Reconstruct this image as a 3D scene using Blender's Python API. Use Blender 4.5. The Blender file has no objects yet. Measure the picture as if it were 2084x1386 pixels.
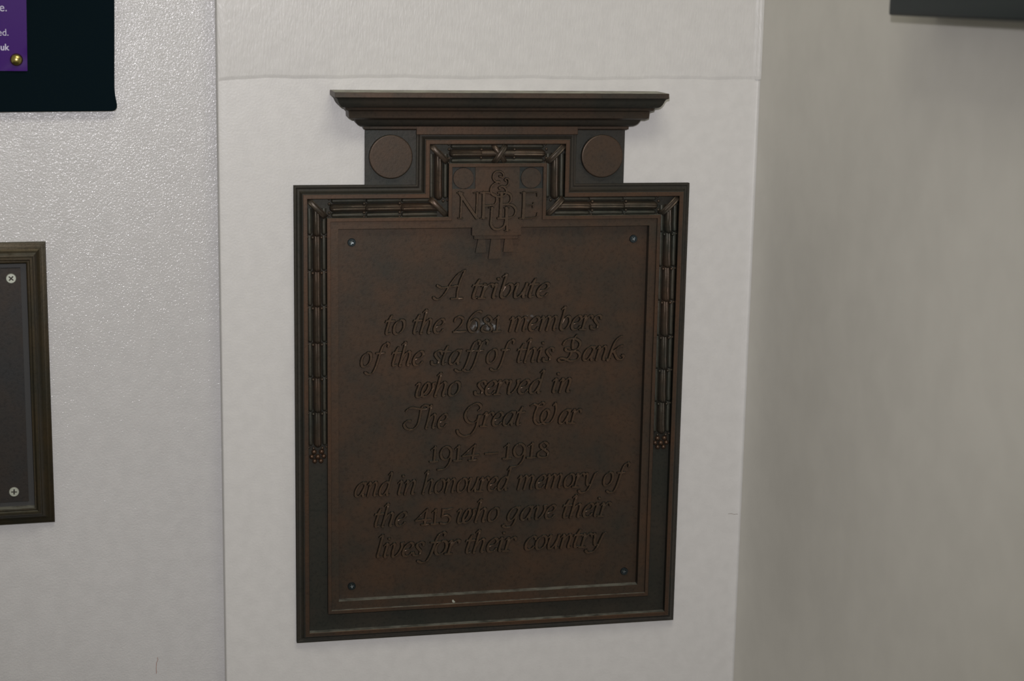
import bpy, bmesh, math, random
import numpy as np
from mathutils import Vector, Matrix

random.seed(7)
D = bpy.data
SC = bpy.context.scene
COL = SC.collection

# ------------------------------------------------------------------ camera
# "u" = plaque units: X to the right, Y down, Z out of the wall, origin at the
# frame's upper left corner on the wall face.  1 u = S metres.
S = 0.00055
Z0 = 1.38                       # height of the frame's shoulder above the floor
F_PX, PW, PH = 3600.0, 2084, 1386
RX, RY, RZ = 0.198812, -0.219181, 0.0179037
CAM_U = (-361.19, -433.65, 3821.63)


def rotm(rx, ry, rz):
    cx, sx, cy, sy, cz, sz = math.cos(rx), math.sin(rx), math.cos(ry), math.sin(ry), math.cos(rz), math.sin(rz)
    X = np.array([[1, 0, 0], [0, cx, -sx], [0, sx, cx]])
    Y = np.array([[cy, 0, sy], [0, 1, 0], [-sy, 0, cy]])
    Z = np.array([[cz, -sz, 0], [sz, cz, 0], [0, 0, 1]])
    return Z @ X @ Y


RM = rotm(RX, RY, RZ)


def W3(X, Y, Z=0.0):
    """plaque units -> world"""
    return Vector((X * S, -Z * S, Z0 - Y * S))


def wdir(r):
    return Vector((r[0], r[2], -r[1]))


right, down, fwd = wdir(RM[0]), wdir(RM[1]), wdir(RM[2])
cam_loc = W3(*CAM_U)
cd = D.cameras.new('camera')
cd.sensor_width = 36
cd.lens = F_PX / PW * 36
cd.clip_start = 0.05
cam = D.objects.new('camera', cd)
COL.objects.link(cam)
m = Matrix((right, -down, -fwd)).transposed().to_4x4()
m.translation = cam_loc
cam.matrix_world = m
SC.camera = cam
cd.dof.use_dof = True
cd.dof.focus_distance = (W3(440, 480, 20) - cam_loc).dot(fwd)
cd.dof.aperture_fstop = 5.0


def hit(px, py, p0, n):
    """photo pixel -> point on the plane (p0, n)"""
    d = (right * ((px - PW / 2) / F_PX) + down * ((py - PH / 2) / F_PX) + fwd)
    t = (p0 - cam_loc).dot(n) / d.dot(n)
    return cam_loc + d * t


def U(px, py, z=0.0):
    """photo pixel -> (X, Y) in plaque units on the plane z above the wall"""
    p = hit(px, py, W3(0, 0, z), Vector((0, 1, 0)))
    return p.x / S, (Z0 - p.z) / S


# ------------------------------------------------------------------ light
w = D.worlds.new('room_ambient')
SC.world = w
w.use_nodes = True
bg = w.node_tree.nodes['Background']
bg.inputs[0].default_value = (1.0, 0.95, 0.76, 1)
bg.inputs[1].default_value = 0.25


def area(name, loc, target, size, size_y, power, col):
    l = D.lights.new(name, 'AREA')
    l.shape = 'RECTANGLE'
    l.size, l.size_y = size, size_y
    l.energy = power
    l.color = col
    o = D.objects.new(name, l)
    COL.objects.link(o)
    o.location = loc
    o.rotation_euler = (Vector(target) - Vector(loc)).to_track_quat('-Z', 'Y').to_euler()
    return o


# flash on top of the camera, and the room's ceiling fittings
fl_loc = cam_loc - down * 0.12 - right * 0.02
fd = D.lights.new('camera_flash', 'SPOT')
fd.energy, fd.color = 80.0, (0.98, 0.95, 1.0)
fd.spot_size, fd.spot_blend, fd.shadow_soft_size = math.radians(58), 0.9, 0.02
flash = D.objects.new('camera_flash', fd)
COL.objects.link(flash)
flash.location = fl_loc
flash.rotation_euler = (W3(260, 330, 0) - fl_loc).to_track_quat('-Z', 'Y').to_euler()
area('ceiling_light', (0.35, -1.25, 2.75), (0.3, -0.75, 0.0), 1.2, 0.6, 16.0, (1.0, 0.955, 0.80))

SC.view_settings.view_transform = 'Standard'
SC.view_settings.look = 'None'
SC.view_settings.exposure = 0.0
SC.view_settings.gamma = 1.0
SC.view_settings.use_curve_mapping = False


# ------------------------------------------------------------------ materials
def mat(name, base, rough=0.5, metal=0.0, spec=0.5):
    mt = D.materials.new(name)
    mt.use_nodes = True
    b = mt.node_tree.nodes['Principled BSDF']
    b.inputs['Base Color'].default_value = (*base, 1)
    b.inputs['Roughness'].default_value = rough
    b.inputs['Metallic'].default_value = metal
    b.inputs['Specular IOR Level'].default_value = spec
    return mt, mt.node_tree, b


def nd(t, kind, **kw):
    n = t.nodes.new(kind)
    for k, v in kw.items():
        if k in n.inputs:
            n.inputs[k].default_value = v
        else:
            setattr(n, k, v)
    return n


def coords(t, scale=(1, 1, 1)):
    g = nd(t, 'ShaderNodeNewGeometry')
    mp = nd(t, 'ShaderNodeMapping')
    mp.inputs['Scale'].default_value = scale
    t.links.new(g.outputs['Position'], mp.inputs['Vector'])
    return mp.outputs['Vector']


def noise(t, vec, scale, detail=3.0, rough=0.55):
    n = nd(t, 'ShaderNodeTexNoise', Scale=scale, Detail=detail, Roughness=rough)
    t.links.new(vec, n.inputs['Vector'])
    return n.outputs['Fac']


def ramp(t, fac, stops):
    r = nd(t, 'ShaderNodeValToRGB')
    e = r.color_ramp.elements
    while len(e) < len(stops):
        e.new(0.5)
    for i, (p, c) in enumerate(stops):
        e[i].position = p
        e[i].color = (*c, 1) if len(c) == 3 else c
    t.links.new(fac, r.inputs[0])
    return r.outputs[0]


def mixc(t, fac, a, b):
    x = nd(t, 'ShaderNodeMix', data_type='RGBA')
    for s, v in ((x.inputs[0], fac), (x.inputs[6], a), (x.inputs[7], b)):
        if hasattr(v, 'is_output'):
            t.links.new(v, s)
        elif isinstance(v, (int, float)):
            s.default_value = v
        else:
            s.default_value = (*v, 1)
    return x.outputs[2]


def bump(t, b, h, strength, dist):
    n = nd(t, 'ShaderNodeBump', Strength=strength, Distance=dist)
    t.links.new(h, n.inputs['Height'])
    t.links.new(n.outputs[0], b.inputs['Normal'])
    return n


def mth(t, op, a, b=None, c=None, clamp=False):
    n = nd(t, 'ShaderNodeMath', operation=op)
    n.use_clamp = clamp
    for i, v in enumerate((a, b, c)):
        if v is None:
            continue
        if hasattr(v, 'is_output'):
            t.links.new(v, n.inputs[i])
        else:
            n.inputs[i].default_value = v
    return n.outputs[0]


def paint(name, base, rough, fine, fine_s, coarse, coarse_s, sc=(1, 1, 1), dist=0.0006, spec=0.5, coat_dist=0.0):
    mt, t, b = mat(name, base, rough, 0, spec)
    v = coords(t, sc)
    n1 = noise(t, v, fine, 2.5, 0.5)
    n2 = noise(t, coords(t), coarse, 2.0)
    c = ramp(t, n2, [(0.35, tuple(x * 0.97 for x in base)), (0.65, tuple(min(1, x * 1.02) for x in base))])
    t.links.new(c, b.inputs['Base Color'])
    h = mth(t, 'MULTIPLY_ADD', n1, fine_s, mth(t, 'MULTIPLY', n2, coarse_s))
    bn = bump(t, b, h, 1.0, dist)
    if coat_dist:
        # the glossy skin follows the grain more sharply than the body of the paint
        cb_ = nd(t, 'ShaderNodeBump', Strength=1.0, Distance=coat_dist)
        t.links.new(h, cb_.inputs['Height'])
        t.links.new(cb_.outputs[0], b.inputs['Coat Normal'])
    return mt


PAINT = (0.575, 0.568, 0.558)
M = {}
M['wall_left'] = paint('textured_paint', (0.505, 0.5, 0.5), 0.4, 460, 1.0, 60, 0.2, dist=0.0004, spec=0.3, coat_dist=0.00062)
M['wall_front'] = paint('smooth_paint', PAINT, 0.42, 380, 0.5, 60, 0.15, dist=0.0004)
tl = M['wall_left'].node_tree
bl_ = tl.nodes['Principled BSDF']
bl_.inputs['Coat Weight'].default_value = 0.55
bl_.inputs['Coat Roughness'].default_value = 0.11
M['wall_brush'] = paint('brushed_paint', PAINT, 0.34, 360, 0.7, 60, 0.15, sc=(1.3, 1, 0.3), dist=0.0006)
M['wall_right'] = paint('flat_paint', (0.60, 0.585, 0.54), 0.55, 260, 0.3, 18, 0.4, dist=0.0004)
M['floor'] = paint('floor_carpet', (0.16, 0.15, 0.14), 0.9, 900, 1.0, 6, 1.0, dist=0.002)
M['crack'] = mat('crack_shadow_line', (0.25, 0.22, 0.19), 0.9)[0]


def bronze(name, red, green, bias, rough=0.42, metal=0.55, dust=0.0, speck=0.5, streak=None, residue=None):
    """cast bronze: brown metal under a greenish patina in cloudy patches"""
    red, green = tuple(x * BZ for x in red), tuple(x * BZ for x in green)
    mt, t, b = mat(name, red, rough, metal, 0.3)
    v = coords(t)
    n1 = noise(t, v, 16, 4, 0.62)
    c = mixc(t, ramp(t, n1, [(0.32 + bias, (0, 0, 0)), (0.66 + bias, (1, 1, 1))]), green, red)
    n2 = noise(t, v, 260, 3, 0.6)
    dark = ramp(t, n2, [(0.30, (0.55, 0.58, 0.6)), (0.48, (1, 1, 1)), (0.75, (1.12, 1.1, 1.06))])
    x = nd(t, 'ShaderNodeMix', data_type='RGBA', blend_type='MULTIPLY')
    x.inputs[0].default_value = speck
    t.links.new(c, x.inputs[6])
    t.links.new(dark, x.inputs[7])
    c = x.outputs[2]
    if dust:
        g = nd(t, 'ShaderNodeNewGeometry')
        sp = nd(t, 'ShaderNodeSeparateXYZ')
        t.links.new(g.outputs['True Normal'], sp.inputs[0])
        up = mth(t, 'MULTIPLY', mth(t, 'SUBTRACT', sp.outputs['Z'], 0.75, clamp=True), 4.0, clamp=True)
        up = mth(t, 'MULTIPLY', up, ramp(t, noise(t, v, 60, 3), [(0.3, (0.35, 0.35, 0.35)), (0.6, (1, 1, 1))]))
        up = mth(t, 'MULTIPLY', up, dust)
        c = mixc(t, up, c, (0.34, 0.34, 0.29))
        t.links.new(mth(t, 'MULTIPLY', mth(t, 'SUBTRACT', 1.0, up), metal), b.inputs['Metallic'])
        t.links.new(mth(t, 'MULTIPLY_ADD', up, 0.4, rough), b.inputs['Roughness'])
    if residue:
        for (px, py, r) in residue:
            X, Y = U(px, py, 4)
            q = W3(X, Y, 4)
            vm = nd(t, 'ShaderNodeVectorMath', operation='DISTANCE')
            g = nd(t, 'ShaderNodeNewGeometry')
            t.links.new(g.outputs['Position'], vm.inputs[0])
            vm.inputs[1].default_value = q
            near = ramp(t, mth(t, 'DIVIDE', vm.outputs['Value'], r * S), [(0.2, (1, 1, 1)), (1.0, (0, 0, 0))])
            k = mth(t, 'MULTIPLY', near, ramp(t, noise(t, v, 170, 2), [(0.50, (0, 0, 0)), (0.66, (0.8, 0.8, 0.8))]))
            c = mixc(t, k, c, (0.30, 0.32, 0.34))
    t.links.new(c, b.inputs['Base Color'])
    h = mth(t, 'MULTIPLY_ADD', noise(t, v, 700, 3), 0.5, n2)
    if streak:
        h = mth(t, 'ADD', h, noise(t, coords(t, streak), 500, 2))
    bump(t, b, h, 0.22, 0.0004)
    return mt


BZ = 0.50
RED = (0.165, 0.096, 0.060)
GRN = (0.088, 0.086, 0.072)
M['field'] = bronze('bronze_field', (0.140, 0.086, 0.056), (0.084, 0.072, 0.057), 0.0, 0.46,
                    residue=[(970, 664, 17), (992, 658, 17), (1004, 666, 15), (1078, 648, 11)])
M['rail'] = bronze('bronze_worn_rail', RED, (0.105, 0.082, 0.064), -0.05, 0.40, dust=0.45)
M['plate'] = bronze('bronze_plate', (0.152, 0.092, 0.060), (0.096, 0.080, 0.062), -0.02, 0.42, dust=0.45)
M['mould'] = bronze('bronze_patina_shade_moulding', (0.084, 0.068, 0.052), (0.056, 0.056, 0.046), 0.04, 0.62, metal=0.35, dust=0.0)  # patina; on the cornice curves it also stands in for shade
M['channel'] = bronze('bronze_green_channel', (0.088, 0.074, 0.058), (0.062, 0.063, 0.052), 0.05, 0.5)
M['reed'] = bronze('bronze_reeds', (0.150, 0.098, 0.068), (0.078, 0.080, 0.066), 0.0, 0.38)
M['letter'] = bronze('bronze_letters', (0.172, 0.108, 0.070), (0.118, 0.095, 0.068), -0.04, 0.40)
M['cornice'] = bronze('bronze_cornice', (0.140, 0.094, 0.068), (0.078, 0.074, 0.060), -0.02, 0.46, dust=1.0)
M['block'] = bronze('bronze_blue_green_block', (0.088, 0.078, 0.066), (0.066, 0.072, 0.066), 0.03, 0.45, dust=0.3)
M['disc'] = bronze('bronze_disc', (0.135, 0.088, 0.060), (0.096, 0.080, 0.064), -0.03, 0.42)
M['berry'] = bronze('bronze_berry', (0.165, 0.095, 0.062), (0.11, 0.08, 0.055), -0.1, 0.26)
M['olive'] = bronze('olive_bronze_frame', (0.092, 0.068, 0.036), (0.060, 0.056, 0.038), 0.0, 0.36, dust=0.5)
M['olive_panel'] = bronze('dark_bronze_panel', (0.074, 0.060, 0.050), (0.056, 0.056, 0.056), 0.02, 0.48)
M['side'] = bronze('bronze_patina_shade_edges', (0.040, 0.036, 0.028), (0.032, 0.034, 0.028), 0.0, 0.34, metal=0.6, dust=0.55)  # dark patina on the flanks, with edge shade painted into the colour
M['letter_side'] = bronze('bronze_dark_letter_edges', (0.034, 0.030, 0.024), (0.026, 0.028, 0.024), 0.0, 0.36, metal=0.5, dust=0.16)  # letter outlines: patina plus shadow lines put into the edge colour
M['reed_side'] = bronze('bronze_green_reeds', (0.105, 0.090, 0.066), (0.074, 0.080, 0.064), 0.02, 0.48, metal=0.4)
M['screw_dark'] = mat('blackened_steel', (0.05, 0.065, 0.075), 0.25, 0.9)[0]
M['screw_glint'] = mat('painted_glint_steel', (0.26, 0.29, 0.29), 0.36, 0.9)[0]  # lighter than the screw head: a glint painted into the cross recess
M['screw_pale'] = mat('zinc_plated_steel', (0.40, 0.42, 0.36), 0.42, 0.45)[0]
M['recess_dark'] = mat('dark_recess', (0.03, 0.03, 0.028), 0.6)[0]
M['verdigris'] = mat('pale_paint_fleck', (0.30, 0.31, 0.26), 0.8)[0]
M['board'] = mat('navy_black_board', (0.0028, 0.0075, 0.0105), 0.95, 0, 0.04)[0]
M['leaflet'] = mat('purple_print', (0.044, 0.010, 0.130), 0.30, 0, 0.025)[0]
M['print'] = mat('lilac_white_print', (0.50, 0.47, 0.62), 0.5)[0]
M['brass'] = mat('polished_brass', (0.46, 0.38, 0.13), 0.27, 1.0)[0]
M['screen'] = mat('dark_green_black_enamel', (0.014, 0.022, 0.023), 0.5, 0, 0.2)[0]
M['screen_edge'] = mat('dark_enamel_edge', (0.012, 0.016, 0.020), 0.4)[0]


# ------------------------------------------------------------------ mesh helpers
class MB:
    def __init__(self):
        self.v, self.f = [], []

    def add(self, vs, fs):
        n = len(self.v)
        self.v += [tuple(x) for x in vs]
        self.f += [tuple(i + n for i in f) for f in fs]

    def box(self, x0, x1, y0, y1, z0, z1, bev=0.0):
        """box in plaque units with bevelled front edges"""
        b = bev
        vs = [(x0, y0, z0), (x1, y0, z0), (x1, y1, z0), (x0, y1, z0)]
        if b:
            vs += [(x0, y0, z1 - b), (x1, y0, z1 - b), (x1, y1, z1 - b), (x0, y1, z1 - b)]
        vs += [(x0 + b, y0 + b, z1), (x1 - b, y0 + b, z1), (x1 - b, y1 - b, z1), (x0 + b, y1 - b, z1)]
        fs = [(0, 1, 2, 3)]
        for r in range(len(vs) // 4 - 1):
            for i in range(4):
                j = (i + 1) % 4
                fs.append((r * 4 + i, r * 4 + 4 + i, r * 4 + 4 + j, r * 4 + j))
        k = len(vs) - 4
        fs.append((k, k + 3, k + 2, k + 1))
        self.add(vs, fs)

    def sweep(self, path, prof, closed=True):
        """mitred sweep of (inset, height) profile along an axis-aligned outline"""
        n = len(path)
        nor = []
        for i in range(n):
            a, b = path[i], path[(i + 1) % n]
            dx, dy = b[0] - a[0], b[1] - a[1]
            l = math.hypot(dx, dy)
            nor.append((-dy / l, dx / l))
        rows = []
        for i in range(n):
            na, nb = nor[i - 1], nor[i]
            rows.append([(path[i][0] + o * (na[0] + nb[0]), path[i][1] + o * (na[1] + nb[1]), z) for o, z in prof])
        k = len(prof)
        vs = [p for r in rows for p in r]
        fs = []
        for i in range(n if closed else n - 1):
            j = (i + 1) % n
            for q in range(k - 1):
                fs.append((i * k + q, j * k + q, j * k + q + 1, i * k + q + 1))
        self.add(vs, fs)

    def lathe(self, cx, cy, prof, n=32):
        """prof: (radius, z) list from outside in, last radius may be 0"""
        vs, fs = [], []
        for r, z in prof:
            for i in range(n):
                a = 2 * math.pi * i / n
                vs.append((cx + r * math.cos(a), cy + r * math.sin(a), z))
        for q in range(len(prof) - 1):
            for i in range(n):
                j = (i + 1) % n
                fs.append((q * n + i, q * n + j, q * n + n + j, q * n + n + i))
        fs.append(tuple((len(prof) - 1) * n + i for i in range(n)))
        self.add(vs, fs)

    def grid(self, rows):
        k = len(rows[0])
        vs = [p for r in rows for p in r]
        fs = [(i * k + j, i * k + j + 1, (i + 1) * k + j + 1, (i + 1) * k + j)
              for i in range(len(rows) - 1) for j in range(k - 1)]
        self.add(vs, fs)

    def mesh(self, name, tf, material, smooth=35, side=None, lim=0.4):
        me = D.meshes.new(name)
        me.from_pydata([tf(*p) for p in self.v], [], self.f)
        bm = bmesh.new()
        bm.from_mesh(me)
        bmesh.ops.remove_doubles(bm, verts=bm.verts, dist=1e-6)
        bmesh.ops.recalc_face_normals(bm, faces=bm.faces)
        bm.to_mesh(me)
        bm.free()
        if smooth:
            me.polygons.foreach_set('use_smooth', [True] * len(me.polygons))
            me.set_sharp_from_angle(angle=math.radians(smooth))
        me.materials.append(material)
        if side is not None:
            # dark flanks, patina with shade painted in: faces that do not look out of the wall (local -y)
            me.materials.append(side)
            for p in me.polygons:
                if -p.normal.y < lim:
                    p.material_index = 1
        return me


def link(name, me, parent=None):
    o = D.objects.new(name, me)
    COL.objects.link(o)
    if parent is not None:
        o.parent = parent
    return o


def empty(name, loc, label, cat, group=None):
    o = D.objects.new(name, None)
    o.empty_display_size = 0.05
    COL.objects.link(o)
    o.location = loc
    tag(o, label, cat, group)
    return o


def tag(o, label, cat, group=None):
    o['label'] = label
    o['category'] = cat
    if group:
        o['group'] = group
    return o


def struct(o, label=None, cat=None):
    o['kind'] = 'structure'
    if label:
        o['label'] = label
        o['category'] = cat
    return o


# ------------------------------------------------------------------ the setting
PL, PR = -158.5, 1052.0          # the wall's left break and the inside corner (u)
ROOM_TOP = 3.0
YTOP, YBOT = (Z0 - ROOM_TOP) / S, Z0 / S
wt = lambda X, Y, Z: W3(X, Y, Z)
seam = [U(x, y, 0)[1] for x, y in ((450, 165), (530, 160), (700, 159), (900, 160), (1250, 162), (1545, 161))]
seamx = [U(x, y, 0)[0] for x, y in ((450, 165), (530, 160), (700, 159), (900, 160), (1250, 162), (1545, 161))]


def seam_y(X):
    return float(np.interp(X, seamx, seam)) + 1.2 * math.sin(X * 0.021) + 0.7 * math.sin(X * 0.067 + 1)


# lower, smooth part of the front wall, with its left return and the rounded caulk in the corner
b = MB()
xs = [PL + (PR - PL) * i / 60 for i in range(61)]
BACK = -130
rows = [[(PL, Y, BACK), (PL, Y, -3), (PL + 0.8, Y, -0.8), (PL + 3, Y, 0)] for Y in (YBOT,)]
prof_x = [(PL, BACK), (PL, -3.0), (PL + 0.8, -0.8), (PL + 3, 0.0)]
cols = prof_x + [(x, 0.0) for x in xs[1:-1]] + [(PR - 6, 0.0), (PR - 3.2, 0.9), (PR - 1, 3.0), (PR, 6.5)]
b.grid([[(x, YBOT, z) for x, z in cols], [(x, seam_y(x), z) for x, z in cols]])
wall_front = link('wall_front', b.mesh('wall_front', wt, M['wall_front'], 60))
struct(wall_front)
# the strip above the seam: thicker, brush-marked paint standing a little proud
b = MB()
PROUD = 2.0
cols2 = [(PL, BACK), (PL, -1.0), (PL + 1.0, PROUD - 0.8), (PL + 3, PROUD)] + [(x, PROUD) for x in xs[1:-1]] + \
        [(PR - 12, PROUD), (PR - 10, PROUD + 2.0), (PR - 6, PROUD + 4.0), (PR - 2.5, PROUD + 5), (PR, PROUD + 9)]
rows = []
for dy, dz in ((0.0, 0.0), (-2.5, 0.25), (-6, 0.8), (-9.0, 1.0)):
    rows.append([(x, seam_y(x) + dy + (0.8 * math.sin(x * 0.15) if 0 > dy > -8 else 0), z if z < 0 else z * dz if x < PR - 13 else z - PROUD * (1 - dz)) for x, z in cols2])
rows.append([(x, YTOP, z) for x, z in cols2])
b.grid(rows)
link('upper_paint_band', b.mesh('upper_paint_band', wt, M['wall_brush'], 60), wall_front)
# hairline crack running into the corner
b = MB()
pts = [(1482, 1046), (1488, 1045.3), (1494, 1046.8), (1500, 1046.2), (1506, 1049)]
pu = [U(x, y, 0.15) for x, y in pts]
b.grid([[(X, Y - 0.55, 0.15) for X, Y in pu], [(X, Y + 0.45, 0.15) for X, Y in pu]])
link('hairline_crack', b.mesh('hairline_crack', wt, M['crack'], 0), wall_front)

# right wall: square to the front wall, coming out into the room
b = MB()
ZR = 3400
b.grid([[(PR, YBOT, -40), (PR, YBOT, 60), (PR, YBOT, ZR)], [(PR, YTOP, -40), (PR, YTOP, 60), (PR, YTOP, ZR)]])
struct(link('wall_right', b.mesh('wall_right', wt, M['wall_right'], 0)))

# left wall: set back behind the front wall's edge and turned a few degrees
LTH = math.radians(3.0)
LP0 = W3(PL, 0, -62)
LU = Vector((math.cos(LTH), math.sin(LTH), 0))       # along the wall, to the right
LN = Vector((LU.y, -LU.x, 0))                        # out of the wall, into the room
me = D.meshes.new('wall_left')
c = [LP0 + LU * 0.02, LP0 - LU * 2.2]
me.from_pydata([Vector((c[0].x, c[0].y, 0)), Vector((c[1].x, c[1].y, 0)), Vector((c[1].x, c[1].y, ROOM_TOP)), Vector((c[0].x, c[0].y, ROOM_TOP))], [], [(0, 1, 2, 3)])
me.materials.append(M['wall_left'])
wall_left = struct(link('wall_left', me))
me = D.meshes.new('floor')
me.from_pydata([(-2.6, 0.25, 0), (PR * S, 0.25, 0), (PR * S, -3.2, 0), (-2.6, -3.2, 0)], [], [(0, 3, 2, 1)])
me.materials.append(M['floor'])
struct(link('floor', me))


# ------------------------------------------------------------------ the memorial plaque
W, H = 892.2, 1040.4
KX, KY = 266.5, -117.4           # the raised centre ("key") of the outline
CX = W / 2
root = empty('memorial_plaque', W3(CX, H, 0),
             'tall dark bronze war memorial plaque with cornice, garland border and raised inscription', 'plaque')
RL = root.location.copy()


def pt(X, Y, Z):
    return W3(X, Y, Z) - RL


def part(name, b, material, parent=None, smooth=35, side=None):
    o = link(name, b.mesh(name, pt, material, smooth, side), parent or root)
    return o


OUT = [(0, H), (0, 0), (KX, 0), (KX, KY), (W - KX, KY), (W - KX, 0), (W, 0), (W, H)]
b = MB()
b.sweep(OUT, [(0, 0), (0, 11.6), (0.8, 13.4), (2.4, 14.2), (4.2, 13.9), (5.4, 12.6), (6.4, 11.5), (8.4, 11.1), (10.6, 11.7), (12.6, 13.4), (14.4, 16.2),
              (15.8, 20), (16.5, 23.6), (16.8, 25.6), (18.3, 25.6), (18.4, 20)])
part('outer_moulding', b, M['mould'], smooth=40)
b = MB()
b.sweep(OUT, [(18.3, 20), (18.3, 27.2), (19.2, 28), (26.8, 28), (27.6, 27.2), (27.6, 11)])
part('frame_rail', b, M['rail'], smooth=25, side=M['side'])
b = MB()
b.sweep(OUT, [(27, 12.5), (71, 12.5)])
part('channel_bed', b, M['channel'], smooth=0)
b = MB()
b.sweep(OUT, [(69.6, 11), (69.6, 27.4), (70.3, 28), (77.0, 28), (77.6, 27.4), (77.6, 20)])
part('inner_rail', b, M['rail'], smooth=25, side=M['side'])

FX, FY, FR, FB = 94.6, 94.3, W - 94.6, 943.7
ZP, ZF = 22.0, 4.0
b = MB()
for bx in ((76, FX, 76, H - 76), (FR, W - 76, 76, H - 76), (FX, FR, FB, H - 76), (FX, FR, 76, FY),
           (391, W - 391, FY, 112), (396.5, W - 396.5, KY + 76, 76), (KX + 76, 396.5, 8.5, 76), (W - 396.5, W - KX - 76, 8.5, 76)):
    b.box(*bx, 2, ZP)
plate = part('key_plate', b, M['plate'], smooth=0, side=M['side'])
for sx in (0, 1):
    b = MB()
    x0, x1 = (KX + 76, 397) if sx == 0 else (W - 397, W - KX - 76)
    b.box(x0, x1, KY + 76, 9, 2, 17.5)
    q = part('corner_square', b, M['block'], plate, 0)
    b = MB()
    b.lathe(370.0 if sx == 0 else W - 370.0, -15.0, [(23.2, 16), (23.2, 21.2), (22.6, 22), (0.1, 22)], 40)
    part('small_disc', b, M['disc'], plate, 30, side=M['side'])
b = MB()
b.box(396.5, W - 396.5, 111.5, 121, 2, 16.5, 0.4)
part('tab_fillet', b, M['plate'], plate, 20, side=M['side'])
for i, (xt0, xt1, xb0, xb1, yb) in enumerate(((-39, -24, -45.5, -21.5, 152), (-10, 10, -16, 13.5, 166), (21, 37, 17.5, 41, 151))):
    b = MB()
    t, h = 2.0, 13.5
    P = [(CX + xt0, 119), (CX + xt1, 119), (CX + xb1, yb), (CX + xb0, yb)]
    vs = [(x, y, ZF - 1) for x, y in P] + [(x, y, h) for x, y in P]
    b.add(vs, [(0, 1, 5, 4), (1, 2, 6, 5), (2, 3, 7, 6), (3, 0, 4, 7), (4, 5, 6, 7)])
    part('gutta', b, M['plate'], plate, 0, side=M['side'])

b = MB()
b.box(FX - 4, FR + 4, FY - 4, FB + 4, 1, ZF)
field = part('inscription_field', b, M['field'], smooth=0)

# pilaster blocks and their discs
for sx in (0, 1):
    b = MB()
    x0, x1 = (154.6, KX + 1) if sx == 0 else (W - KX - 1, W - 154.6)
    b.box(x0, x1, -126, 1, 0, 9.5, 0.6)
    blk = part('pilaster_block', b, M['block'], smooth=20)
    b = MB()
    b.lathe(209.8 if sx == 0 else W - 208.2, -62.0, [(47.6, 8), (47.6, 18.6), (46.8, 20.4), (45.4, 21.2), (44.8, 21.2), (0.1, 21.2)], 72)
    part('roundel', b, M['disc'], blk, 30, side=M['side'])
b = MB()
b.box(KX - 1, W - KX + 1, -131, KY + 7.5, 0, 20.2, 0.8)
part('architrave_band', b, M['plate'], smooth=20)

# cornice: one profile returned round both ends
CP = [(0, -119.5), (4.8, -122.5), (5.2, -127.5), (7.2, -128.1), (13, -129.4), (18, -132.3), (21.4, -135.5), (23.4, -138.5), (25.6, -143),
      (27, -144.0), (33, -144.4), (40.0, -148.6), (40.4, -149.5), (41.4, -161.5), (42.2, -163), (48.6, -166.0), (49.4, -168.5), (50.4, -171.0),
      (54, -171.8), (58.2, -173.4), (61.5, -176.2), (64.2, -180.2), (66.2, -184.4), (67.6, -188), (69.4, -191.0), (71.6, -192.6), (74.3, -193.6),
      (74.8, -194.4), (74.8, -203.6), (74.0, -204.6)]
ZB = 15.0
b = MB()
rows = [[(154.6 - p, y, 0), (154.6 - p, y, ZB + p), (W - 154.6 + p, y, ZB + p), (W - 154.6 + p, y, 0)] for p, y in CP]
b.grid(rows)
k = len(b.v)
b.add(rows[0], [(0, 1, 2, 3)])
b.add(rows[-1], [(0, 1, 2, 3)])
o = part('cornice', b, M['cornice'], smooth=28)
o.data.materials.append(M['mould'])  # darker bronze on the curved steps paints in the shade of their overhang
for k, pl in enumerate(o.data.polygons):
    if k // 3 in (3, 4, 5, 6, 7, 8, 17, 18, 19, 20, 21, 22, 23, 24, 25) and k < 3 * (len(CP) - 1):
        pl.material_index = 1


# ---- garland in the channel
def lobe(b, P, fl, L, u0, a, h, z0, tip_back=0.0, start=0.0, groove=0):
    """one reed: P(t,u,z) maps; t along the flow, rounded tip at L - tip_back"""
    nt, nu = 11, 12 if groove else 8
    Lt = L - tip_back
    ts = [start + (Lt - a - start) * i / 4 for i in range(5)] + [Lt - a + a * math.sin(math.pi / 2 * i / 5) for i in range(1, 6)]
    rows = []
    for t in ts:
        s = (t - (Lt - a)) / a
        wdt = a * (math.sqrt(max(0.0, 1 - s * s)) if s > 0 else 1.0)
        lift = 1.0 + (0.30 * min(1, max(0, (t - (Lt - 2.6 * a)) / (1.6 * a))) ** 1.5) - (0.25 * max(0, 1 - t / (2.4 * a)))
        row = []
        for j in range(nu + 1):
            q = -1 + 2 * j / nu
            z = math.sqrt(max(0, 1 - q * q)) ** 0.8
            if groove:
                z *= 1 - 0.14 * math.exp(-((q - 0.02) / 0.16) ** 2) - 0.07 * math.exp(-((abs(q) - 0.62) / 0.12) ** 2)
            fall = (wdt / a) ** 0.6 if s > 0 else 1.0
            row.append(P(t, u0 + wdt * q, z0 + h * lift * z * fall))
        rows.append(row)
    b.grid(rows)


def ball(b, x, y, z, r, n=10):
    vs, fs = [], []
    for i in range(1, 6):
        ph = math.pi * i / 6
        for j in range(n):
            a = 2 * math.pi * j / n
            vs.append((x + r * math.sin(ph) * math.cos(a), y + r * math.sin(ph) * math.sin(a), z + r * math.cos(ph)))
    vs += [(x, y, z + r), (x, y, z - r)]
    for i in range(4):
        for j in range(n):
            k = (j + 1) % n
            fs.append((i * n + j, i * n + k, (i + 1) * n + k, (i + 1) * n + j))
    T, B = len(vs) - 2, len(vs) - 1
    for j in range(n):
        k = (j + 1) % n
        fs += [(T, k, j), (B, 4 * n + j, 4 * n + k)]
    b.add(vs, fs)


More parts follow.
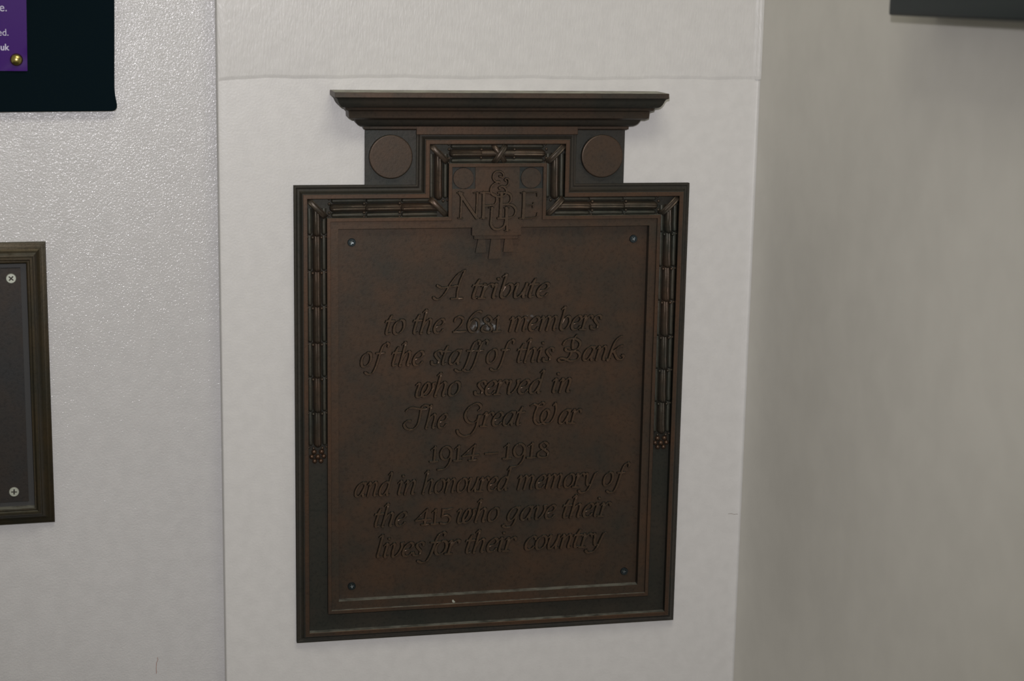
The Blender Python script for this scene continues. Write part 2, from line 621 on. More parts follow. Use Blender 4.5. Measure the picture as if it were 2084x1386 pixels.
def bundle(p, d, L):
    """a tied length of reeds starting at p, flowing along the unit vector d"""
    n = (-d[1], d[0])
    P = lambda t, u, z: (p[0] + d[0] * t + n[0] * u, p[1] + d[1] * t + n[1] * u, z)
    b = MB()
    for sgn in (-1, 1):
        lobe(b, P, d, L, sgn * 15.6, 5.6, 6.5, 12.5, 3.5, -3)
    nside = len(b.f)
    lobe(b, P, d, L, 0, 9.4, 14.0, 12.5, 0.0, -5, groove=1)
    for sgn in (-1, 1):
        x, y, z = P(L + 1.0, sgn * 9.8, 22)
        ball(b, x, y, z, 3.4)
        x, y, z = P(L + 0.5, sgn * 19.4, 16)
        ball(b, x, y, z, 2.6)
    o = part('reed_bundle', b, M['reed'], smooth=45)
    o.data.materials.append(M['reed_side'])
    for k, pl in enumerate(o.data.polygons):
        if k < nside:
            pl.material_index = 1


def ribbon(c, ang, L, wid, top):
    ca, sa = math.cos(ang), math.sin(ang)
    b = MB()
    rows = []
    for i in range(13):
        s = -1 + 2 * i / 12
        z = 13 + (top - 13) * math.sqrt(max(0, 1 - abs(s) ** 2.6))
        r = []
        for q, dz in ((-1, -5), (-1, 0), (-0.72, 1.2), (-0.45, 0.2), (0, 0.9), (0.45, 0.2), (0.72, 1.2), (1, 0), (1, -5)):
            u = q * wid / 2
            r.append((c[0] + ca * s * L / 2 - sa * u, c[1] + sa * s * L / 2 + ca * u, z + dz))
        rows.append(r)
    b.grid(rows)
    part('ribbon', b, M['reed'], smooth=40)


CC = 48.7
yk, xk = KY + CC, KX + CC
for sx in (0, 1):
    mx = (lambda x: x) if sx == 0 else (lambda x: W - x)
    o = -1 if sx == 0 else 1
    # over the key, outward from the crossing
    bundle((mx(CX - 30), yk), (o, 0), 78)
    # down the key
    bundle((mx(xk), yk + 4), (0, 1), 98)
    # along the shoulder
    for a, e in ((310, 230), (230, 152), (152, 76)):
        bundle((mx(a), CC), (o, 0), a - e)
    # down the side
    ys = [52, 111, 189, 267, 348, 426, 504, 582] if sx == 0 else [52, 114, 193, 271, 353, 430, 508, 581]
    for a, e in zip(ys, ys[1:]):
        bundle((mx(CC), a), (0, 1), e - a)
    for (cx, cy) in ((CC, CC), (xk, CC), (xk, yk)):
        ribbon((mx(cx), cy), math.pi / 4 if sx == 0 else 3 * math.pi / 4, 60, 13, 29.5)
    ye = ys[-1]
    for (u, v, r) in ((-8.4, 10, 6.2), (8.4, 10, 6.2), (-13.4, 21, 5.6), (0, 21.5, 6.2), (13.4, 21, 5.6), (-7, 31.5, 5.6), (7, 31.5, 5.6)):
        b = MB()
        ball(b, mx(CC) + u, ye + v, 12.5 + r * 0.9, r, 14)
        part('berry', b, M['berry'], smooth=60)
# the middle of the key: short reeds under a crossed ribbon
b = MB()
P = lambda t, u, z: (CX - 36 + t, yk + u, z)
for u0, a, h in ((-15.6, 5.6, 6.5), (0, 9.4, 13.4), (15.6, 5.6, 6.5)):
    rows = []
    for t in (0, 36, 72):
        rows.append([P(t, u0 + a * q / 4, 12.5 + h * math.sqrt(max(0, 1 - (q / 4) ** 2)) ** 0.8) for q in range(-4, 5)])
    b.grid(rows)
    mid_n = [*(globals().get('mid_n') or []), len(b.f)]
for sgn in (-1, 1):
    ball(b, CX + sgn * 37, yk - 9, 22, 3.3)
    ball(b, CX + sgn * 37, yk + 9, 20, 3.0)
o = part('reed_bundle', b, M['reed'], smooth=45)
o.data.materials.append(M['reed_side'])
for k, pl in enumerate(o.data.polygons):
    if k < mid_n[0] or mid_n[1] <= k < mid_n[2]:
        pl.material_index = 1
ribbon((CX + 3, yk), math.radians(55), 54, 11, 29)
ribbon((CX + 4, yk), math.radians(-57), 54, 12, 32)


# ---- raised lettering, drawn with a broad pen
def crom(pts, n=5):
    if len(pts) < 3:
        return pts
    out = []
    closed = math.dist(pts[0], pts[-1]) < 1e-6
    for i in range(len(pts) - 1):
        p1, p2 = pts[i], pts[i + 1]
        p0 = pts[i - 1] if i else (pts[-2] if closed else p1)
        p3 = pts[i + 2] if i + 2 < len(pts) else (pts[1] if closed else p2)
        for k in range(n):
            t = k / n
            out.append(tuple(0.5 * (2 * p1[q] + (p2[q] - p0[q]) * t + (2 * p0[q] - 5 * p1[q] + 4 * p2[q] - p3[q]) * t * t +
                                    (3 * p1[q] - p0[q] - 3 * p2[q] + p3[q]) * t ** 3) for q in (0, 1)))
    out.append(pts[-1])
    return out


SH = 0.2
stem0 = [(-.03, .84), (.08, .97), (.14, .93), (.14, .6), (.12, 0)]
arch = lambda x, foot: [(x, .42), (x + .13, .80), (x + .30, 1.0), (x + .43, .93), (x + .46, .68), (x + .43, .22)] + \
    ([(x + .48, .02), (x + .62, .1)] if foot else [(x + .42, 0)])
bowl = [(.62, .90), (.44, 1.0), (.2, .84), (.07, .45), (.11, .12), (.27, 0), (.46, .18), (.60, .55)]
asc = [(-.04, 1.50), (.08, 1.64), (.15, 1.60), (.14, 1.2)]
# glyph: (advance, strokes, sheared)
G = {
    'a': (.86, [bowl, [(.66, 1.0), (.62, .5), (.60, .2), (.66, .02), (.80, .1)]]),
    'b': (.78, [asc + [(.12, .35), (.2, .06), (.36, 0), (.57, .2), (.66, .55), (.6, .88), (.43, .98), (.25, .8), (.14, .45)]]),
    'c': (.68, [[(.60, .80), (.56, .95), (.4, 1.0), (.18, .82), (.07, .45), (.14, .1), (.34, 0), (.52, .1), (.62, .24)]]),
    'd': (.86, [bowl, [(.48, 1.50), (.60, 1.64), (.66, 1.58), (.65, 1.1), (.60, .25), (.66, .02), (.80, .1)]]),
    'e': (.70, [[(.10, .42), (.40, .52), (.57, .74), (.50, .96), (.32, .98), (.13, .75), (.06, .4), (.15, .08), (.35, 0), (.53, .1), (.62, .24)]]),
    'f': (.50, [[(.86, 1.40), (.88, 1.56), (.74, 1.66), (.55, 1.5), (.46, 1.1), (.40, .4), (.34, -.1), (.2, -.48), (-.04, -.56), (-.26, -.44)],
                [(.20, .93), (.70, .95)]]),
    'g': (.84, [bowl, [(.66, 1.0), (.62, .4), (.56, -.15), (.4, -.45), (.12, -.52), (-.12, -.40), (-.06, -.28)]]),
    'h': (.84, [asc + [(.12, .5), (.10, .03), (.2, .05)], arch(.13, True)]),
    'i': (.42, [[(-.04, .84), (.08, .97), (.15, .90), (.13, .3), (.17, .03), (.33, .1)], 'dot', (.17, 1.36)]),
    'k': (.95, [[(.62, 1.72), (.46, 1.66), (.26, 1.35), (.16, .8), (.10, .05), (.02, 0), (.2, .02)], [(.80, 1.02), (.62, .98), (.4, .75), (.16, .5)],
                [(.3, .62), (.48, .34), (.68, .06), (.92, .0), (1.05, .14), (.98, .30), (.86, .24)]]),
    'l': (.42, [asc + [(.13, .5), (.12, .2), (.17, .03), (.33, .1)]]),
    'm': (1.26, [stem0, arch(.12, False), arch(.54, True)]),
    'n': (.84, [stem0, arch(.13, True)]),
    'o': (.74, [[(.36, 1.0), (.12, .8), (.05, .45), (.14, .1), (.34, 0), (.57, .2), (.65, .55), (.56, .9), (.36, 1.0)]]),
    'r': (.62, [stem0, [(-.06, 0), (.30, .0)], [(.13, .45), (.26, .82), (.42, 1.0), (.56, .95), (.58, .82)]]),
    's': (.60, [[(.54, .78), (.50, .94), (.34, 1.0), (.16, .9), (.14, .72), (.3, .5), (.45, .32), (.44, .1), (.27, 0), (.08, .05), (.02, .22)]]),
    't': (.48, [[(-.08, .84), (.08, .97), (.22, 1.32)], [(.19, 1.2), (.15, .8), (.12, .25), (.18, .02), (.36, .1)], [(-.02, .93), (.44, .95)]]),
    'u': (.84, [[(-.04, .84), (.08, .97), (.14, .90), (.11, .35), (.18, .04), (.32, .03), (.5, .3), (.6, .65)], [(.64, 1.0), (.60, .3), (.63, .03), (.78, .1)]]),
    'v': (.74, [[(-.04, .84), (.10, .97), (.18, .85), (.16, .4), (.22, .04), (.38, .04), (.58, .36), (.66, .75), (.60, .97), (.72, 1.02)]]),
    'w': (1.20, [[(-.04, .84), (.10, .97), (.17, .85), (.12, .4), (.17, .05), (.35, .0), (.58, .2), (.75, .6), (.74, .93), (.58, .95), (.45, .58), (.46, .15), (.64, 0),
                  (.90, .15), (1.06, .6), (1.0, .92), (1.12, 1.0)]]),
    'y': (.80, [[(-.04, .86), (.10, .98), (.20, .82), (.24, .4), (.34, .12), (.46, .16)], [(.84, 1.04), (.72, .94), (.64, .55), (.52, -.08), (.32, -.40), (.02, -.46), (-.16, -.32), (-.1, -.22)]]),
    'A': (2.28, [[(.03, .1), (.15, .0), (.38, .0), (.8, .39), (1.26, 1.16), (1.77, 1.8), (2.26, 2.06)], [(2.2, 1.97), (1.92, 1.35), (1.72, .58), (1.68, .03)],
                 [(1.26, 0), (2.05, .02)], [(.29, .95), (.6, .80), (1.06, .85), (1.84, .95)]], False),
    'B': (1.55, [[(1.22, 1.90), (1.02, 1.6), (.95, 1.3), (.94, .94)],
                 [(.32, 1.22), (.5, 1.52), (.85, 1.64), (1.2, 1.58), (1.45, 1.3), (1.3, .9), (.85, .70), (.52, .78), (.50, .95), (.70, 1.0)],
                 [(.9, .72), (1.25, .66), (1.42, .4), (1.25, .1), (.85, -.02), (.45, .16), (.15, .22), (.05, .08), (.2, -.04), (.5, .05), (.78, .35), (.9, .7)]], False),
    'T': (1.50, [[(.17, 1.30), (.35, 1.48), (.6, 1.55), (.94, 1.49), (1.34, 1.42), (1.66, 1.46), (1.72, 1.62), (1.52, 1.70), (1.34, 1.6), (1.24, 1.3), (1.17, .86), (1.02, .32),
                  (.66, -.04), (.24, .02), (.06, .32), (.24, .58), (.50, .6)]], False),
    'G': (1.58, [[(1.37, 1.17), (1.55, 1.38), (1.45, 1.62), (1.2, 1.70), (.78, 1.45), (.52, .9), (.66, .42), (1.0, .26), (1.31, .48), (1.52, .82)],
                 [(1.42, .78), (1.36, .5), (1.26, 0), (.95, -.52), (.48, -.70), (.13, -.52), (.03, -.27)]], False),
    'W': (1.95, [[(.03, 1.38), (.3, 1.50), (.6, 1.36), (.86, 1.36), (.98, 1.52), (.84, 1.60), (.64, 1.46), (.50, 1.2), (.37, .8), (.33, .34), (.54, .02), (.89, .08), (1.22, .45),
                  (1.32, .85), (1.20, 1.06), (1.0, .98), (.82, .6), (.86, .2), (1.1, 0), (1.45, .12), (1.72, .55), (1.84, 1.1), (1.78, 1.5), (1.64, 1.36)]], False),
    '1': (.62, [[(.08, .86), (.22, .98), (.36, 1.10)], [(.36, 1.08), (.31, .5), (.27, 0)], [(.0, 0), (.52, .02)]], False),
    '2': (.98, [[(.14, .82), (.24, 1.06), (.48, 1.14), (.72, .98), (.68, .7), (.42, .36), (.08, .04)], [(.06, .04), (.90, .07)]], False),
    '4': (1.12, [[(.86, 1.18), (-.02, .32)], [(-.02, .32), (1.08, .38)], [(.84, 1.1), (.72, .5), (.66, -.02)], [(.42, -.02), (.92, .02)]], False),
    '5': (.95, [[(.24, 1.06), (.55, 1.04), (.95, 1.12)], [(.28, 1.04), (.20, .52)], [(.20, .56), (.5, .64), (.78, .42), (.7, .12), (.4, -.03), (.08, .04)]], False),
    '6': (.95, [[(1.0, 1.44), (.82, 1.50), (.55, 1.38), (.22, .95), (.1, .5), (.22, .1), (.5, 0), (.8, .25), (.84, .7), (.62, .95), (.35, .85), (.16, .5)]], False),
    '8': (.88, [[(.74, .93), (.52, 1.13), (.28, .98), (.32, .75), (.6, .52), (.78, .3), (.70, .06), (.42, -.02), (.12, .1), (.14, .36), (.42, .58), (.68, .74), (.74, .93)]], False),
    '9': (.98, [[(.80, .78), (.58, 1.06), (.28, 1.0), (.10, .62), (.2, .22), (.48, .12), (.74, .38), (.80, .78)],
                [(.80, .8), (.84, .4), (.72, -.1), (.45, -.48), (.2, -.60), (-.1, -.62)]], False),
    '-': (1.0, [[(0, .42), (1.0, .46)]], False),
}
NIB = math.radians(32)


def pen_line(pts, wmax, wmin):
    """stroke -> (points, half widths) with the width a broad nib would give"""
    P = np.array(crom(pts), float)
    n = len(P)
    T = P[np.minimum(np.arange(n) + 1, n - 1)] - P[np.maximum(np.arange(n) - 1, 0)]
    hw = 0.5 * (wmin + (wmax - wmin) * np.abs(np.sin(np.arctan2(T[:, 1], T[:, 0]) - NIB)))
    return P, hw


def relief(lines, res, z0, hgt, ramp_w, sx=1.0):
    """union of strokes raised hgt above z0, on a fine grid: returns MB (x, y up, z) """
    A = np.concatenate([l[0] for l in lines])
    R = max(l[1].max() for l in lines) + ramp_w + 2 * res
    lo, hi = A.min(0) - R, A.max(0) + R
    gx = np.arange(lo[0], hi[0] + res, res)
    gy = np.arange(lo[1], hi[1] + res, res)
    X, Y = np.meshgrid(gx, gy)
    d = np.full(X.shape, 9e9)
    for P, hw in lines:
        if len(P) == 1:
            d = np.minimum(d, np.hypot(X - P[0, 0], Y - P[0, 1]) - hw[0])
        for k in range(len(P) - 1):
            a, b_ = P[k], P[k + 1]
            v = b_ - a
            l2 = max(v @ v, 1e-12)
            t = np.clip(((X - a[0]) * v[0] + (Y - a[1]) * v[1]) / l2, 0, 1)
            d = np.minimum(d, np.hypot(X - a[0] - t * v[0], Y - a[1] - t * v[1]) - (hw[k] + t * (hw[k + 1] - hw[k])))
    q = np.clip(0.5 - d / ramp_w, 0, 1)
    use = q > 0
    cell = use[:-1, :-1] | use[1:, :-1] | use[:-1, 1:] | use[1:, 1:]
    idx = -np.ones(X.shape, int)
    b = MB()
    b.side = []
    for i, j in zip(*np.nonzero(cell)):
        for u, w_ in ((i, j), (i, j + 1), (i + 1, j + 1), (i + 1, j)):
            if idx[u, w_] < 0:
                idx[u, w_] = len(b.v)
                b.v.append((X[u, w_], Y[u, w_], z0 - 0.6 + (hgt + 0.6) * q[u, w_]))
        b.f.append((idx[i, j], idx[i, j + 1], idx[i + 1, j + 1], idx[i + 1, j]))
        b.side.append(0.25 * (q[i, j] + q[i, j + 1] + q[i + 1, j + 1] + q[i + 1, j]) < 0.8)
    return b


def relief_mesh(b, tf, mat_top, mat_side):
    me = D.meshes.new('letter')
    me.from_pydata([tf(*p) for p in b.v], [], b.f)
    me.materials.append(mat_top)
    me.materials.append(mat_side)
    me.polygons.foreach_set('material_index', [int(x) for x in b.side])
    bm = bmesh.new()
    bm.from_mesh(me)
    # thin out the flat tops
    bmesh.ops.dissolve_limit(bm, angle_limit=math.radians(1.5), verts=bm.verts, edges=bm.edges, delimit={'MATERIAL'})
    bm.normal_update()
    for f in bm.faces:
        if f.normal.y > 0:
            f.normal_flip()
    bm.to_mesh(me)
    bm.free()
    return me


GM = {}
XH = 31.5


def glyph(ch):
    if ch in GM:
        return GM[ch]
    g = G[ch]
    adv, strokes = g[0], g[1]
    shear = SH if len(g) < 3 else 0.0
    lines = []
    i = 0
    while i < len(strokes):
        st = strokes[i]
        if isinstance(st, str):
            cx, cy = strokes[i + 1]
            lines.append((np.array([(cx + cy * shear, cy)]), np.array([0.105])))
            i += 2
            continue
        lines.append(pen_line([(x + y * shear, y) for x, y in st], 0.225, 0.070))
        i += 1
    xs = [v for P, hw in lines for v in list(P[:, 0] - hw) + list(P[:, 0] + hw)]
    b = relief(lines, 0.022, ZF, 5.6, 0.045)
    # mesh: x right, y toward the viewer, z up; unit = x-height in x and z, metres in depth
    me = relief_mesh(b, lambda x, y, z: Vector((x, -z * S, y)), M['letter'], M['letter_side'])
    GM[ch] = (me, adv, min(xs), max(xs))
    return GM[ch]


LINES = [
    [('A', 879, 948, 607), ('tribute', 959, 1119, 606)],
    [('to', 782.5, 826, 678.5), ('the', 839, 906, 677.5), ('2681', 920, 1020, 676), ('members', 1034, 1225, 671.5)],
    [('of', 732, 794, 744.5), ('the', 796, 864, 743), ('staff', 875, 995, 740), ('of', 988, 1048, 738.5), ('this', 1051, 1128, 736), ('Bank', 1133, 1271, 733)],
    [('who', 844, 938, 805), ('served', 963, 1109, 801.5), ('in', 1122, 1163, 798)],
    [('The', 819, 912, 871), ('Great', 927, 1069, 866.5), ('War', 1077, 1184, 861.5)],
    [('1914', 872.6, 975.5, 937.5), ('-', 985, 1014, 934.5), ('1918', 1021, 1118, 931)],
    [('and', 720, 800, 1008), ('in', 808, 847, 1004.5), ('honoured', 857.6, 1040.6, 1000), ('memory', 1051, 1215.5, 993), ('of', 1225, 1282, 987)],
    [('the', 760.6, 829, 1068.5), ('415', 843, 921.6, 1066), ('who', 928.6, 1017, 1061.5), ('gave', 1020, 1132, 1057), ('their', 1143.6, 1244, 1052)],
    [('lives', 765, 865, 1133), ('for', 847, 938, 1126), ('their', 946, 1052, 1121), ('country', 1065.7, 1233, 1115)],
]
for ln in LINES:
    base = sum(U((a + c) / 2, y, ZF)[1] for _, a, c, y in ln) / len(ln)
    for txt, a, c, y in ln:
        xa, xb = U(a, y, ZF)[0], U(c, y, ZF)[0]
        pen_x, lay, lo, hi = 0.0, [], 1e9, -1e9
        for ch in txt:
            me, adv, x0, x1 = glyph(ch)
            lay.append((me, pen_x))
            lo, hi = min(lo, pen_x + x0), max(hi, pen_x + x1)
            pen_x += adv
        k = (xb - xa) / (hi - lo)
        for me, px in lay:
            o = link('letter', me, field)
            o.location = pt(xa + (px - lo) * k, base, 0)
            o.scale = (k * S, 1, XH * S)

# monogram on the key plate: upright serif capitals, measured on the photo and laid out in u
MG = lambda x, y: U(840 + x / 4.95, 260 + y / 4.95, ZP)


def mono(strokes):
    lines = [pen_line([(X, -Y) for X, Y in (MG(*p) for p in st)], w1 * 0.9 - 0.8, w0 * 0.9 - 0.8) for st, w1, w0 in strokes]
    b = relief(lines, 0.6, ZP, 4.4 + 0.3 * mono.n, 1.3)
    mono.n += 1
    link('letter', relief_mesh(b, lambda x, y, z: pt(x, -y, z), M['letter'], M['letter_side']), plate)


mono.n = 0
mono([([(490, 655), (487, 780), (480, 905)], 7.5, 4), ([(470, 655), (560, 790), (640, 905)], 9.5, 9.5), ([(648, 655), (645, 780), (638, 900)], 7, 4),
      ([(445, 655), (510, 655)], 3.5, 3.5), ([(610, 655), (665, 655)], 3.5, 3.5), ([(452, 910), (502, 910)], 3.5, 3.5)])
mono([([(714, 655), (712, 780), (708, 905)], 9.5, 9), ([(680, 655), (760, 652), (830, 680), (845, 725), (815, 775), (730, 785)], 8, 4),
      ([(677, 910), (745, 910)], 3.5, 3.5)])
mono([([(893, 655), (888, 780), (880, 905)], 9.5, 9), ([(860, 655), (940, 652), (985, 680), (985, 730), (950, 765), (895, 770)], 8, 4),
      ([(900, 775), (990, 775), (1035, 820), (1020, 880), (960, 908), (855, 910)], 8.5, 4)])
mono([([(1118, 655), (1116, 780), (1108, 905)], 9.5, 9), ([(1085, 655), (1200, 655), (1245, 652), (1250, 685)], 4, 3.5), ([(1118, 775), (1205, 775), (1212, 755), (1205, 798)], 4, 3.5),
      ([(1070, 910), (1180, 908), (1240, 895), (1252, 860)], 4.5, 4)])
mono([([(795, 805), (790, 900), (785, 970), (815, 1015), (865, 1020), (915, 990), (935, 930), (940, 805)], 8.5, 6), ([(942, 805), (945, 920), (948, 1030)], 8, 8),
      ([(763, 806), (815, 806)], 3.5, 3.5), ([(920, 806), (968, 806)], 3.5, 3.5), ([(922, 1033), (975, 1033)], 3.5, 3.5)])
mono([([(872, 487), (905, 495), (910, 465), (875, 437), (825, 448), (805, 495), (825, 535), (868, 540), (872, 555)], 6, 4.5),
      ([(868, 545), (820, 560), (785, 605), (790, 660), (840, 690), (900, 690), (940, 655), (935, 615), (900, 588), (870, 600), (875, 612)], 7, 4.5),
      ([(885, 590), (930, 590), (962, 560), (962, 520), (940, 508), (926, 522), (938, 535)], 6, 4)])


# ---- screws
def screw_mesh(r, dome, mhead, rot=0.3):
    """cross-head screw: head with a real cross-shaped recess; local units u, z out"""
    a, q = r * 0.13, r * 0.60
    b = MB()
    for k in range(4):
        t = k * math.pi / 2 + rot
        ct, st = math.cos(t), math.sin(t)
        arc = [(r * .9 * math.cos(i * math.pi / 16), r * .9 * math.sin(i * math.pi / 16)) for i in range(9)]
        poly = [(q, 0)] + arc + [(0, q), (a, q), (a, a), (q, a)]
        vs = [(x * ct - y * st, x * st + y * ct, dome) for x, y in poly]
        rim = [(x / .9 * ct - y / .9 * st, x / .9 * st + y / .9 * ct, dome * .35) for x, y in arc]
        rim2 = [(x, y, -1.5) for x, y, _ in rim]
        b.add(vs, [tuple(range(len(vs)))])
        o = vs[1:10]
        b.grid([o, rim, rim2])
        inner = [vs[0], vs[-1], vs[-2], vs[-3], vs[-4]]
        b.grid([inner, [(x * .8, y * .8, dome - r * .35) for x, y, _ in inner]])
    return b.mesh('screw_head', lambda x, y, z: Vector((x * S, -z * S, -y * S)), mhead, 25)


def recess_mesh(r, dome, mt=None):
    b = MB()
    b.lathe(0, 0, [(r * .62, dome - r * .28), (r * .2, dome - r * .34), (r * .01, dome - r * .34)], 12)
    return b.mesh('cross_recess', lambda x, y, z: Vector((x * S, -z * S, -y * S)), mt or M['recess_dark'], 0)


for i, (X, Y) in enumerate(((126, 126.0), (766, 126.5), (126, 914.5), (769, 915))):
    o = link('screw', screw_mesh(9.2, 3.0, M['screw_dark'], 0.35 + i * 0.5), root)
    o.location = pt(X, Y, ZF + 0.6)
    o['label'] = 'small blackened cross-head screw'
    link('cross_recess', recess_mesh(9.2, 3.0, M['screw_glint']), o)
# pale fleck of paint left on the lower ledge
b = MB()
X, Y = U(923, 1224, 22.2)
b.add([(X - 3.6, Y - 2.6, 22.4), (X - 1.2, Y - 4.6, 22.2), (X + 0.6, Y - 1.8, 23.2), (X + 4.2, Y + 1.4, 22.4), (X + 1.5, Y + 3.4, 22.2), (X - 2.6, Y + 1.8, 22.3)],
      [(0, 1, 2), (1, 3, 2), (3, 4, 2), (4, 5, 2), (5, 0, 2), (0, 5, 4, 3, 1)])
part('paint_fleck', b, M['verdigris'], smooth=40)


# ------------------------------------------------------------------ left wall: second plaque
def lw(px, py, off=0.0):
    """photo pixel -> (a, z) on the left wall: metres along LU from LP0 and height"""
    p = hit(px, py, LP0 + LN * off, LN)
    return (p - LP0).dot(LU), p.z


def lpt(a, z, off):
    q = LP0 + LU * a + LN * off
    return Vector((q.x, q.y, z))


aR = (lw(92.3, 490.5)[0] + lw(111.3, 1058.8)[0]) / 2
zT, zBm = lw(92.3, 490.5)[1], lw(108, 1059.5)[1]
wL = 0.42
hL = zT - zBm
lroot = empty('bronze_wall_plaque', lpt(aR - wL / 2, zBm, 0),
              'olive bronze rectangular plaque with moulded frame and pale screws on the textured wall', 'plaque')
lroot.rotation_euler = (0, 0.001, LTH)
# local frame of the empty: x along the wall, y into the wall, z up
lt = lambda X, Y, Z: Vector((X - wL / 2, -Z, hL - Y))
OUT2 = [(0, hL), (0, 0), (wL, 0), (wL, hL)]
mm = 0.001
b = MB()
b.sweep(OUT2, [(o * mm * 0.88, z * mm) for o, z in ((0, 0), (0, 5), (.8, 6), (2.2, 6.2), (2.4, 7.4), (4.6, 8), (6.4, 8), (6.6, 9.2), (8.0, 9.6), (10.5, 10.8), (13, 13.4), (14.8, 16.2), (15.6, 17.4),
                                             (16.4, 17.6), (16.6, 18.8), (18.2, 20.4), (21.0, 20.4), (22.2, 19.4), (22.4, 17.8), (24.0, 18.4), (25.4, 18.0), (26, 17), (26.2, 4))])
o = link('moulded_frame', b.mesh('moulded_frame', lt, M['olive'], 35), lroot)
b = MB()
b.grid([[(0.02, 0.02, 0.006), (wL - .02, 0.02, 0.006)], [(0.02, hL - .02, 0.006), (wL - .02, hL - .02, 0.006)]])
link('rebate', b.mesh('rebate', lt, M['recess_dark'], 0), lroot)
b = MB()
i = 0.0295
b.box(i, wL - i, i, hL - i, 0.003, 0.0105)
link('panel', b.mesh('panel', lt, M['olive_panel'], 0, M['recess_dark']), lroot)
sm = screw_mesh(10.6, 2.2, M['screw_pale'], 0.75)
sm2 = screw_mesh(10.6, 2.2, M['screw_pale'], 0.05)
rc = recess_mesh(10.6, 2.2)
for me_, (px, py) in ((sm, (22, 566.5)), (sm2, (28.6, 1001))):
    a, z = lw(px, py, 0.011)
    o = link('screw', me_, lroot)
    o['label'] = 'pale zinc cross-head screw'
    o.location = lt(a - (aR - wL), zT - z, 0.0105)
    link('cross_recess', rc, o)

# ------------------------------------------------------------------ left wall: display board, leaflet, pin
OB = 0.012
outline = [(233, -25), (233, 60), (233, 130), (233, 178), (234.2, 192), (236.4, 203), (238.2, 212), (238.0, 219), (235, 224), (228, 226), (200, 226.2), (100, 227.2), (0, 228.2), (-60, 228.8)]
po = [lw(x, y, OB) for x, y in outline]
zt = po[-1][1] + 0.62
al = po[0][0] - 0.46
po = [(po[0][0], zt)] + po + [(al, po[-1][1]), (al, zt)]
cb = (sum(p[0] for p in po) / len(po), min(p[1] for p in po))
me = D.meshes.new('display_board')
n = len(po)
vs, fs = [], []
for off, ins in ((OB - 0.006, 0), (OB - 0.0008, 0), (OB, 0.0008)):
    for a, z in po:
        vs.append(lpt(a + (-ins if a > cb[0] else ins), z + (ins if z < zt - .1 else -ins), off))
for r in range(2):
    for k in range(n):
        j = (k + 1) % n
        fs.append((r * n + k, r * n + j, (r + 1) * n + j, (r + 1) * n + k))
fs += [tuple(range(n)), tuple(2 * n + k for k in range(n))]
orig = lpt(cb[0], cb[1], 0.0)
me.from_pydata([v - orig for v in vs], [], fs)
bm = bmesh.new(); bm.from_mesh(me); bmesh.ops.recalc_face_normals(bm, faces=bm.faces); bm.to_mesh(me); bm.free()
me.materials.append(M['board'])
board = empty('display_board', orig, 'matt navy-black display board with slightly flared lower corner', 'display board')
link('board_face', me, board)
me = D.meshes.new('standoff')
bb = MB()
for da in (-0.05, -0.35):
    bb.box(po[1][0] + da - .02, po[1][0] + da + .02, 0.1, 0.5, 0, OB - 0.005)
sm_ = bb.mesh('wall_batten', lambda a, y, z: lpt(a, cb[1] + y, z) - orig, M['board'], 0)
link('wall_batten', sm_, board)

# leaflet: a sheet with its lower corner lifting round the pin
OLf = OB + 0.0012
e0, e1 = lw(53.6, 0, OLf), lw(55.8, 144.5, OLf)
bl = lw(0, 143.8, OLf)
aRt, aRb, zb_ = e0[0], e1[0], e1[1]
nx_, nz_ = 24, 40
hgt_, wid_ = 0.21, 0.148
rows = []
for i in range(nz_ + 1):
    z = zb_ + hgt_ * (i / nz_) ** 1.6
    t = (z - zb_) / (e0[1] - zb_)
    ar = aRb + (aRt - aRb) * t
    r = []
    for j in range(nx_ + 1):
        a = ar - wid_ * (j / nx_) ** 1.8
        dd = (ar - a) + (z - zb_)
        m_ = max(0, 1 - dd / 0.026)
        lift = m_ * (0.0026 * max(0, 1 - (z - zb_) / 0.02) - 0.0011 * max(0, 1 - (ar - a) / 0.016))
        r.append(lpt(a, z, OLf + lift))
    rows.append(r)
lo_ = lpt(aRb - wid_ / 2, zb_, OLf)
bb = MB()
bb.grid([[v - lo_ for v in r] for r in rows])
bb.grid([[v - lo_ - LN * 0.00025 for v in r] for r in rows])
leaf = empty('leaflet', lo_, 'purple printed leaflet with pale lettering pinned to the dark board', 'leaflet')
sheet = link('sheet', bb.mesh('sheet', lambda *p: Vector(p), M['leaflet'], 60), leaf)


def text(body, px_right, py_base, px_h, bold):
    cu = D.curves.new('print', 'FONT')
    cu.body = body
    cu.align_x = 'RIGHT'
    cu.size = 1.0
    cu.offset = 0.018 if bold else -0.004
    cu.extrude = 0.002
    o = D.objects.new('tmp_text', cu)
    COL.objects.link(o)
    dg = bpy.context.evaluated_depsgraph_get()
    me_ = D.meshes.new_from_object(o.evaluated_get(dg))
    D.objects.remove(o)
    a, z = lw(px_right, py_base, OLf)
    _, z1 = lw(px_right, py_base - px_h, OLf)
    s = (z1 - z) / 0.53                      # x-height of the built-in face
    for v in me_.vertices:
        x, y, zz = v.co
        v.co = lpt(a + x * s * 0.94, z + y * s, OLf + 0.0002 + zz * 0.02) - lo_
    me_.materials.clear()
    me_.materials.append(M['print'])
    link('printed_word', me_, sheet)


text('e.', 15.0, 23.0, 13.0, False)
text('ed.', 18.2, 72.6, 10.5, False)
text('uk', 18.2, 102.2, 9.8, True)

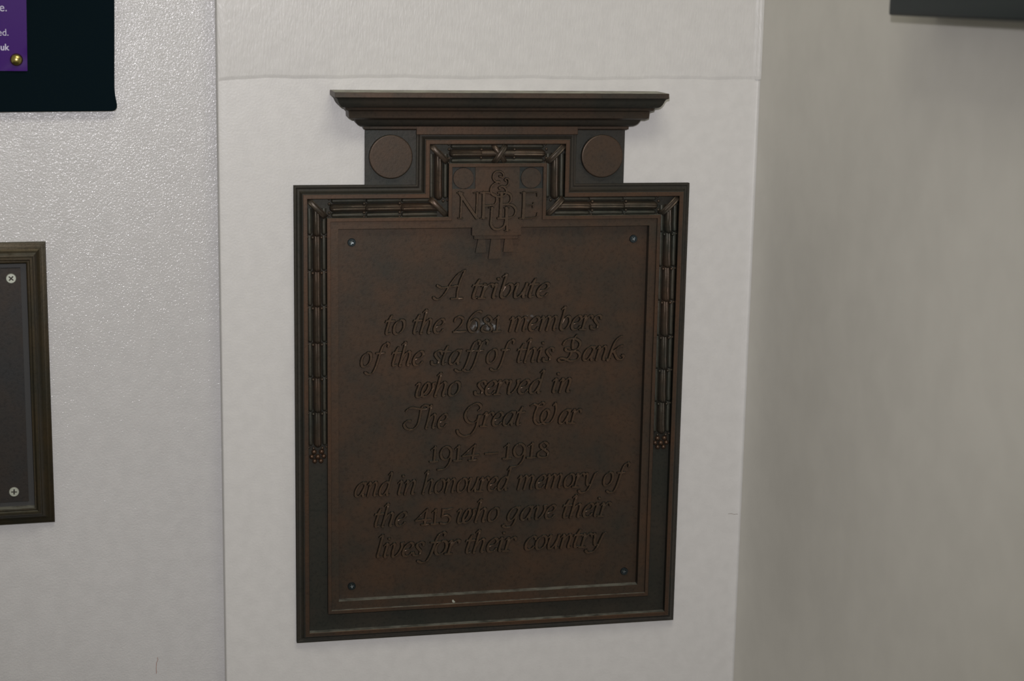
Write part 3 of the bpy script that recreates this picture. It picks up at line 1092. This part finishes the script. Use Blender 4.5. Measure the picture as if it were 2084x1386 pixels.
a, z = lw(33.5, 121.5, OLf)
bb = MB()
R_ = 0.0072
prof = [(R_ * math.cos(t), 0.0006 + R_ * 0.78 * math.sin(t)) for t in [i * math.pi / 2 / 8 for i in range(9)]]
prof[-1] = (R_ * .02, prof[-1][1])
bb.lathe(0, 0, [(R_, -0.0004)] + prof, 28)
q = lpt(a, z, OLf + 0.0008)
pin = empty('drawing_pin', q, 'domed brass drawing pin in the corner of the purple leaflet', 'pin')
pin.rotation_euler = (0, 0, LTH)
link('domed_head', bb.mesh('domed_head', lambda x, y, z: Vector((x, -z, -y)), M['brass'], 60), pin)
bb = MB()
bb.lathe(0, 0, [(0.0007, 0.001), (0.0007, -0.008), (0.0001, -0.0128)], 8)
link('shank', bb.mesh('shank', lambda x, y, z: Vector((x, -z, -y)), M['brass'], 60), pin)

# a short reddish hair stuck in the paint of the left wall
cu = [lw(x, y, 0.0009) for x, y in ((320, 1338), (321.6, 1342), (318.6, 1349), (318, 1358), (318.4, 1371))]
bb = MB()
bb.grid([[lpt(a - .0003, z, .0009) for a, z in cu], [lpt(a + .0003, z, .0009) for a, z in cu]])
link('stuck_hair', bb.mesh('stuck_hair', lambda *p: Vector(p), mat('red_brown_hair', (0.30, 0.17, 0.13), 0.6)[0], 0), wall_left)

# ------------------------------------------------------------------ right wall: dark framed panel
TH = 0.050
XW = PR * S
pn = Vector((1, 0, 0))
p1 = hit(1806.5, 31, Vector((XW - TH, 0, 0)), pn)
yb, zb2 = p1.y, p1.z
wid3, hgt3 = 0.55, 0.42
proot = empty('framed_panel', Vector((XW, yb - wid3 / 2, zb2)), 'dark green-black framed panel hung on the shaded side wall', 'picture frame')
# local box coords: X along the wall toward the room, Y up, Z out of the wall
f3 = lambda X, Y, Z: Vector((-Z, -(X - wid3 / 2), Y))
bb = MB()
bb.sweep([(0, hgt3), (0, 0), (wid3, 0), (wid3, hgt3)], [(o * mm, z * mm) for o, z in ((0, 0.0), (0, 46), (.6, 48.2), (2.2, 49.6), (4, 50), (26, 50), (27, 49), (27.2, 42))])
link('frame', bb.mesh('frame', f3, M['screen'], 35), proot)
bb = MB()
bb.box(0.024, wid3 - .024, .024, hgt3 - .024, 0.0, 0.044)
link('panel', bb.mesh('panel', f3, M['screen_edge'], 0), proot)
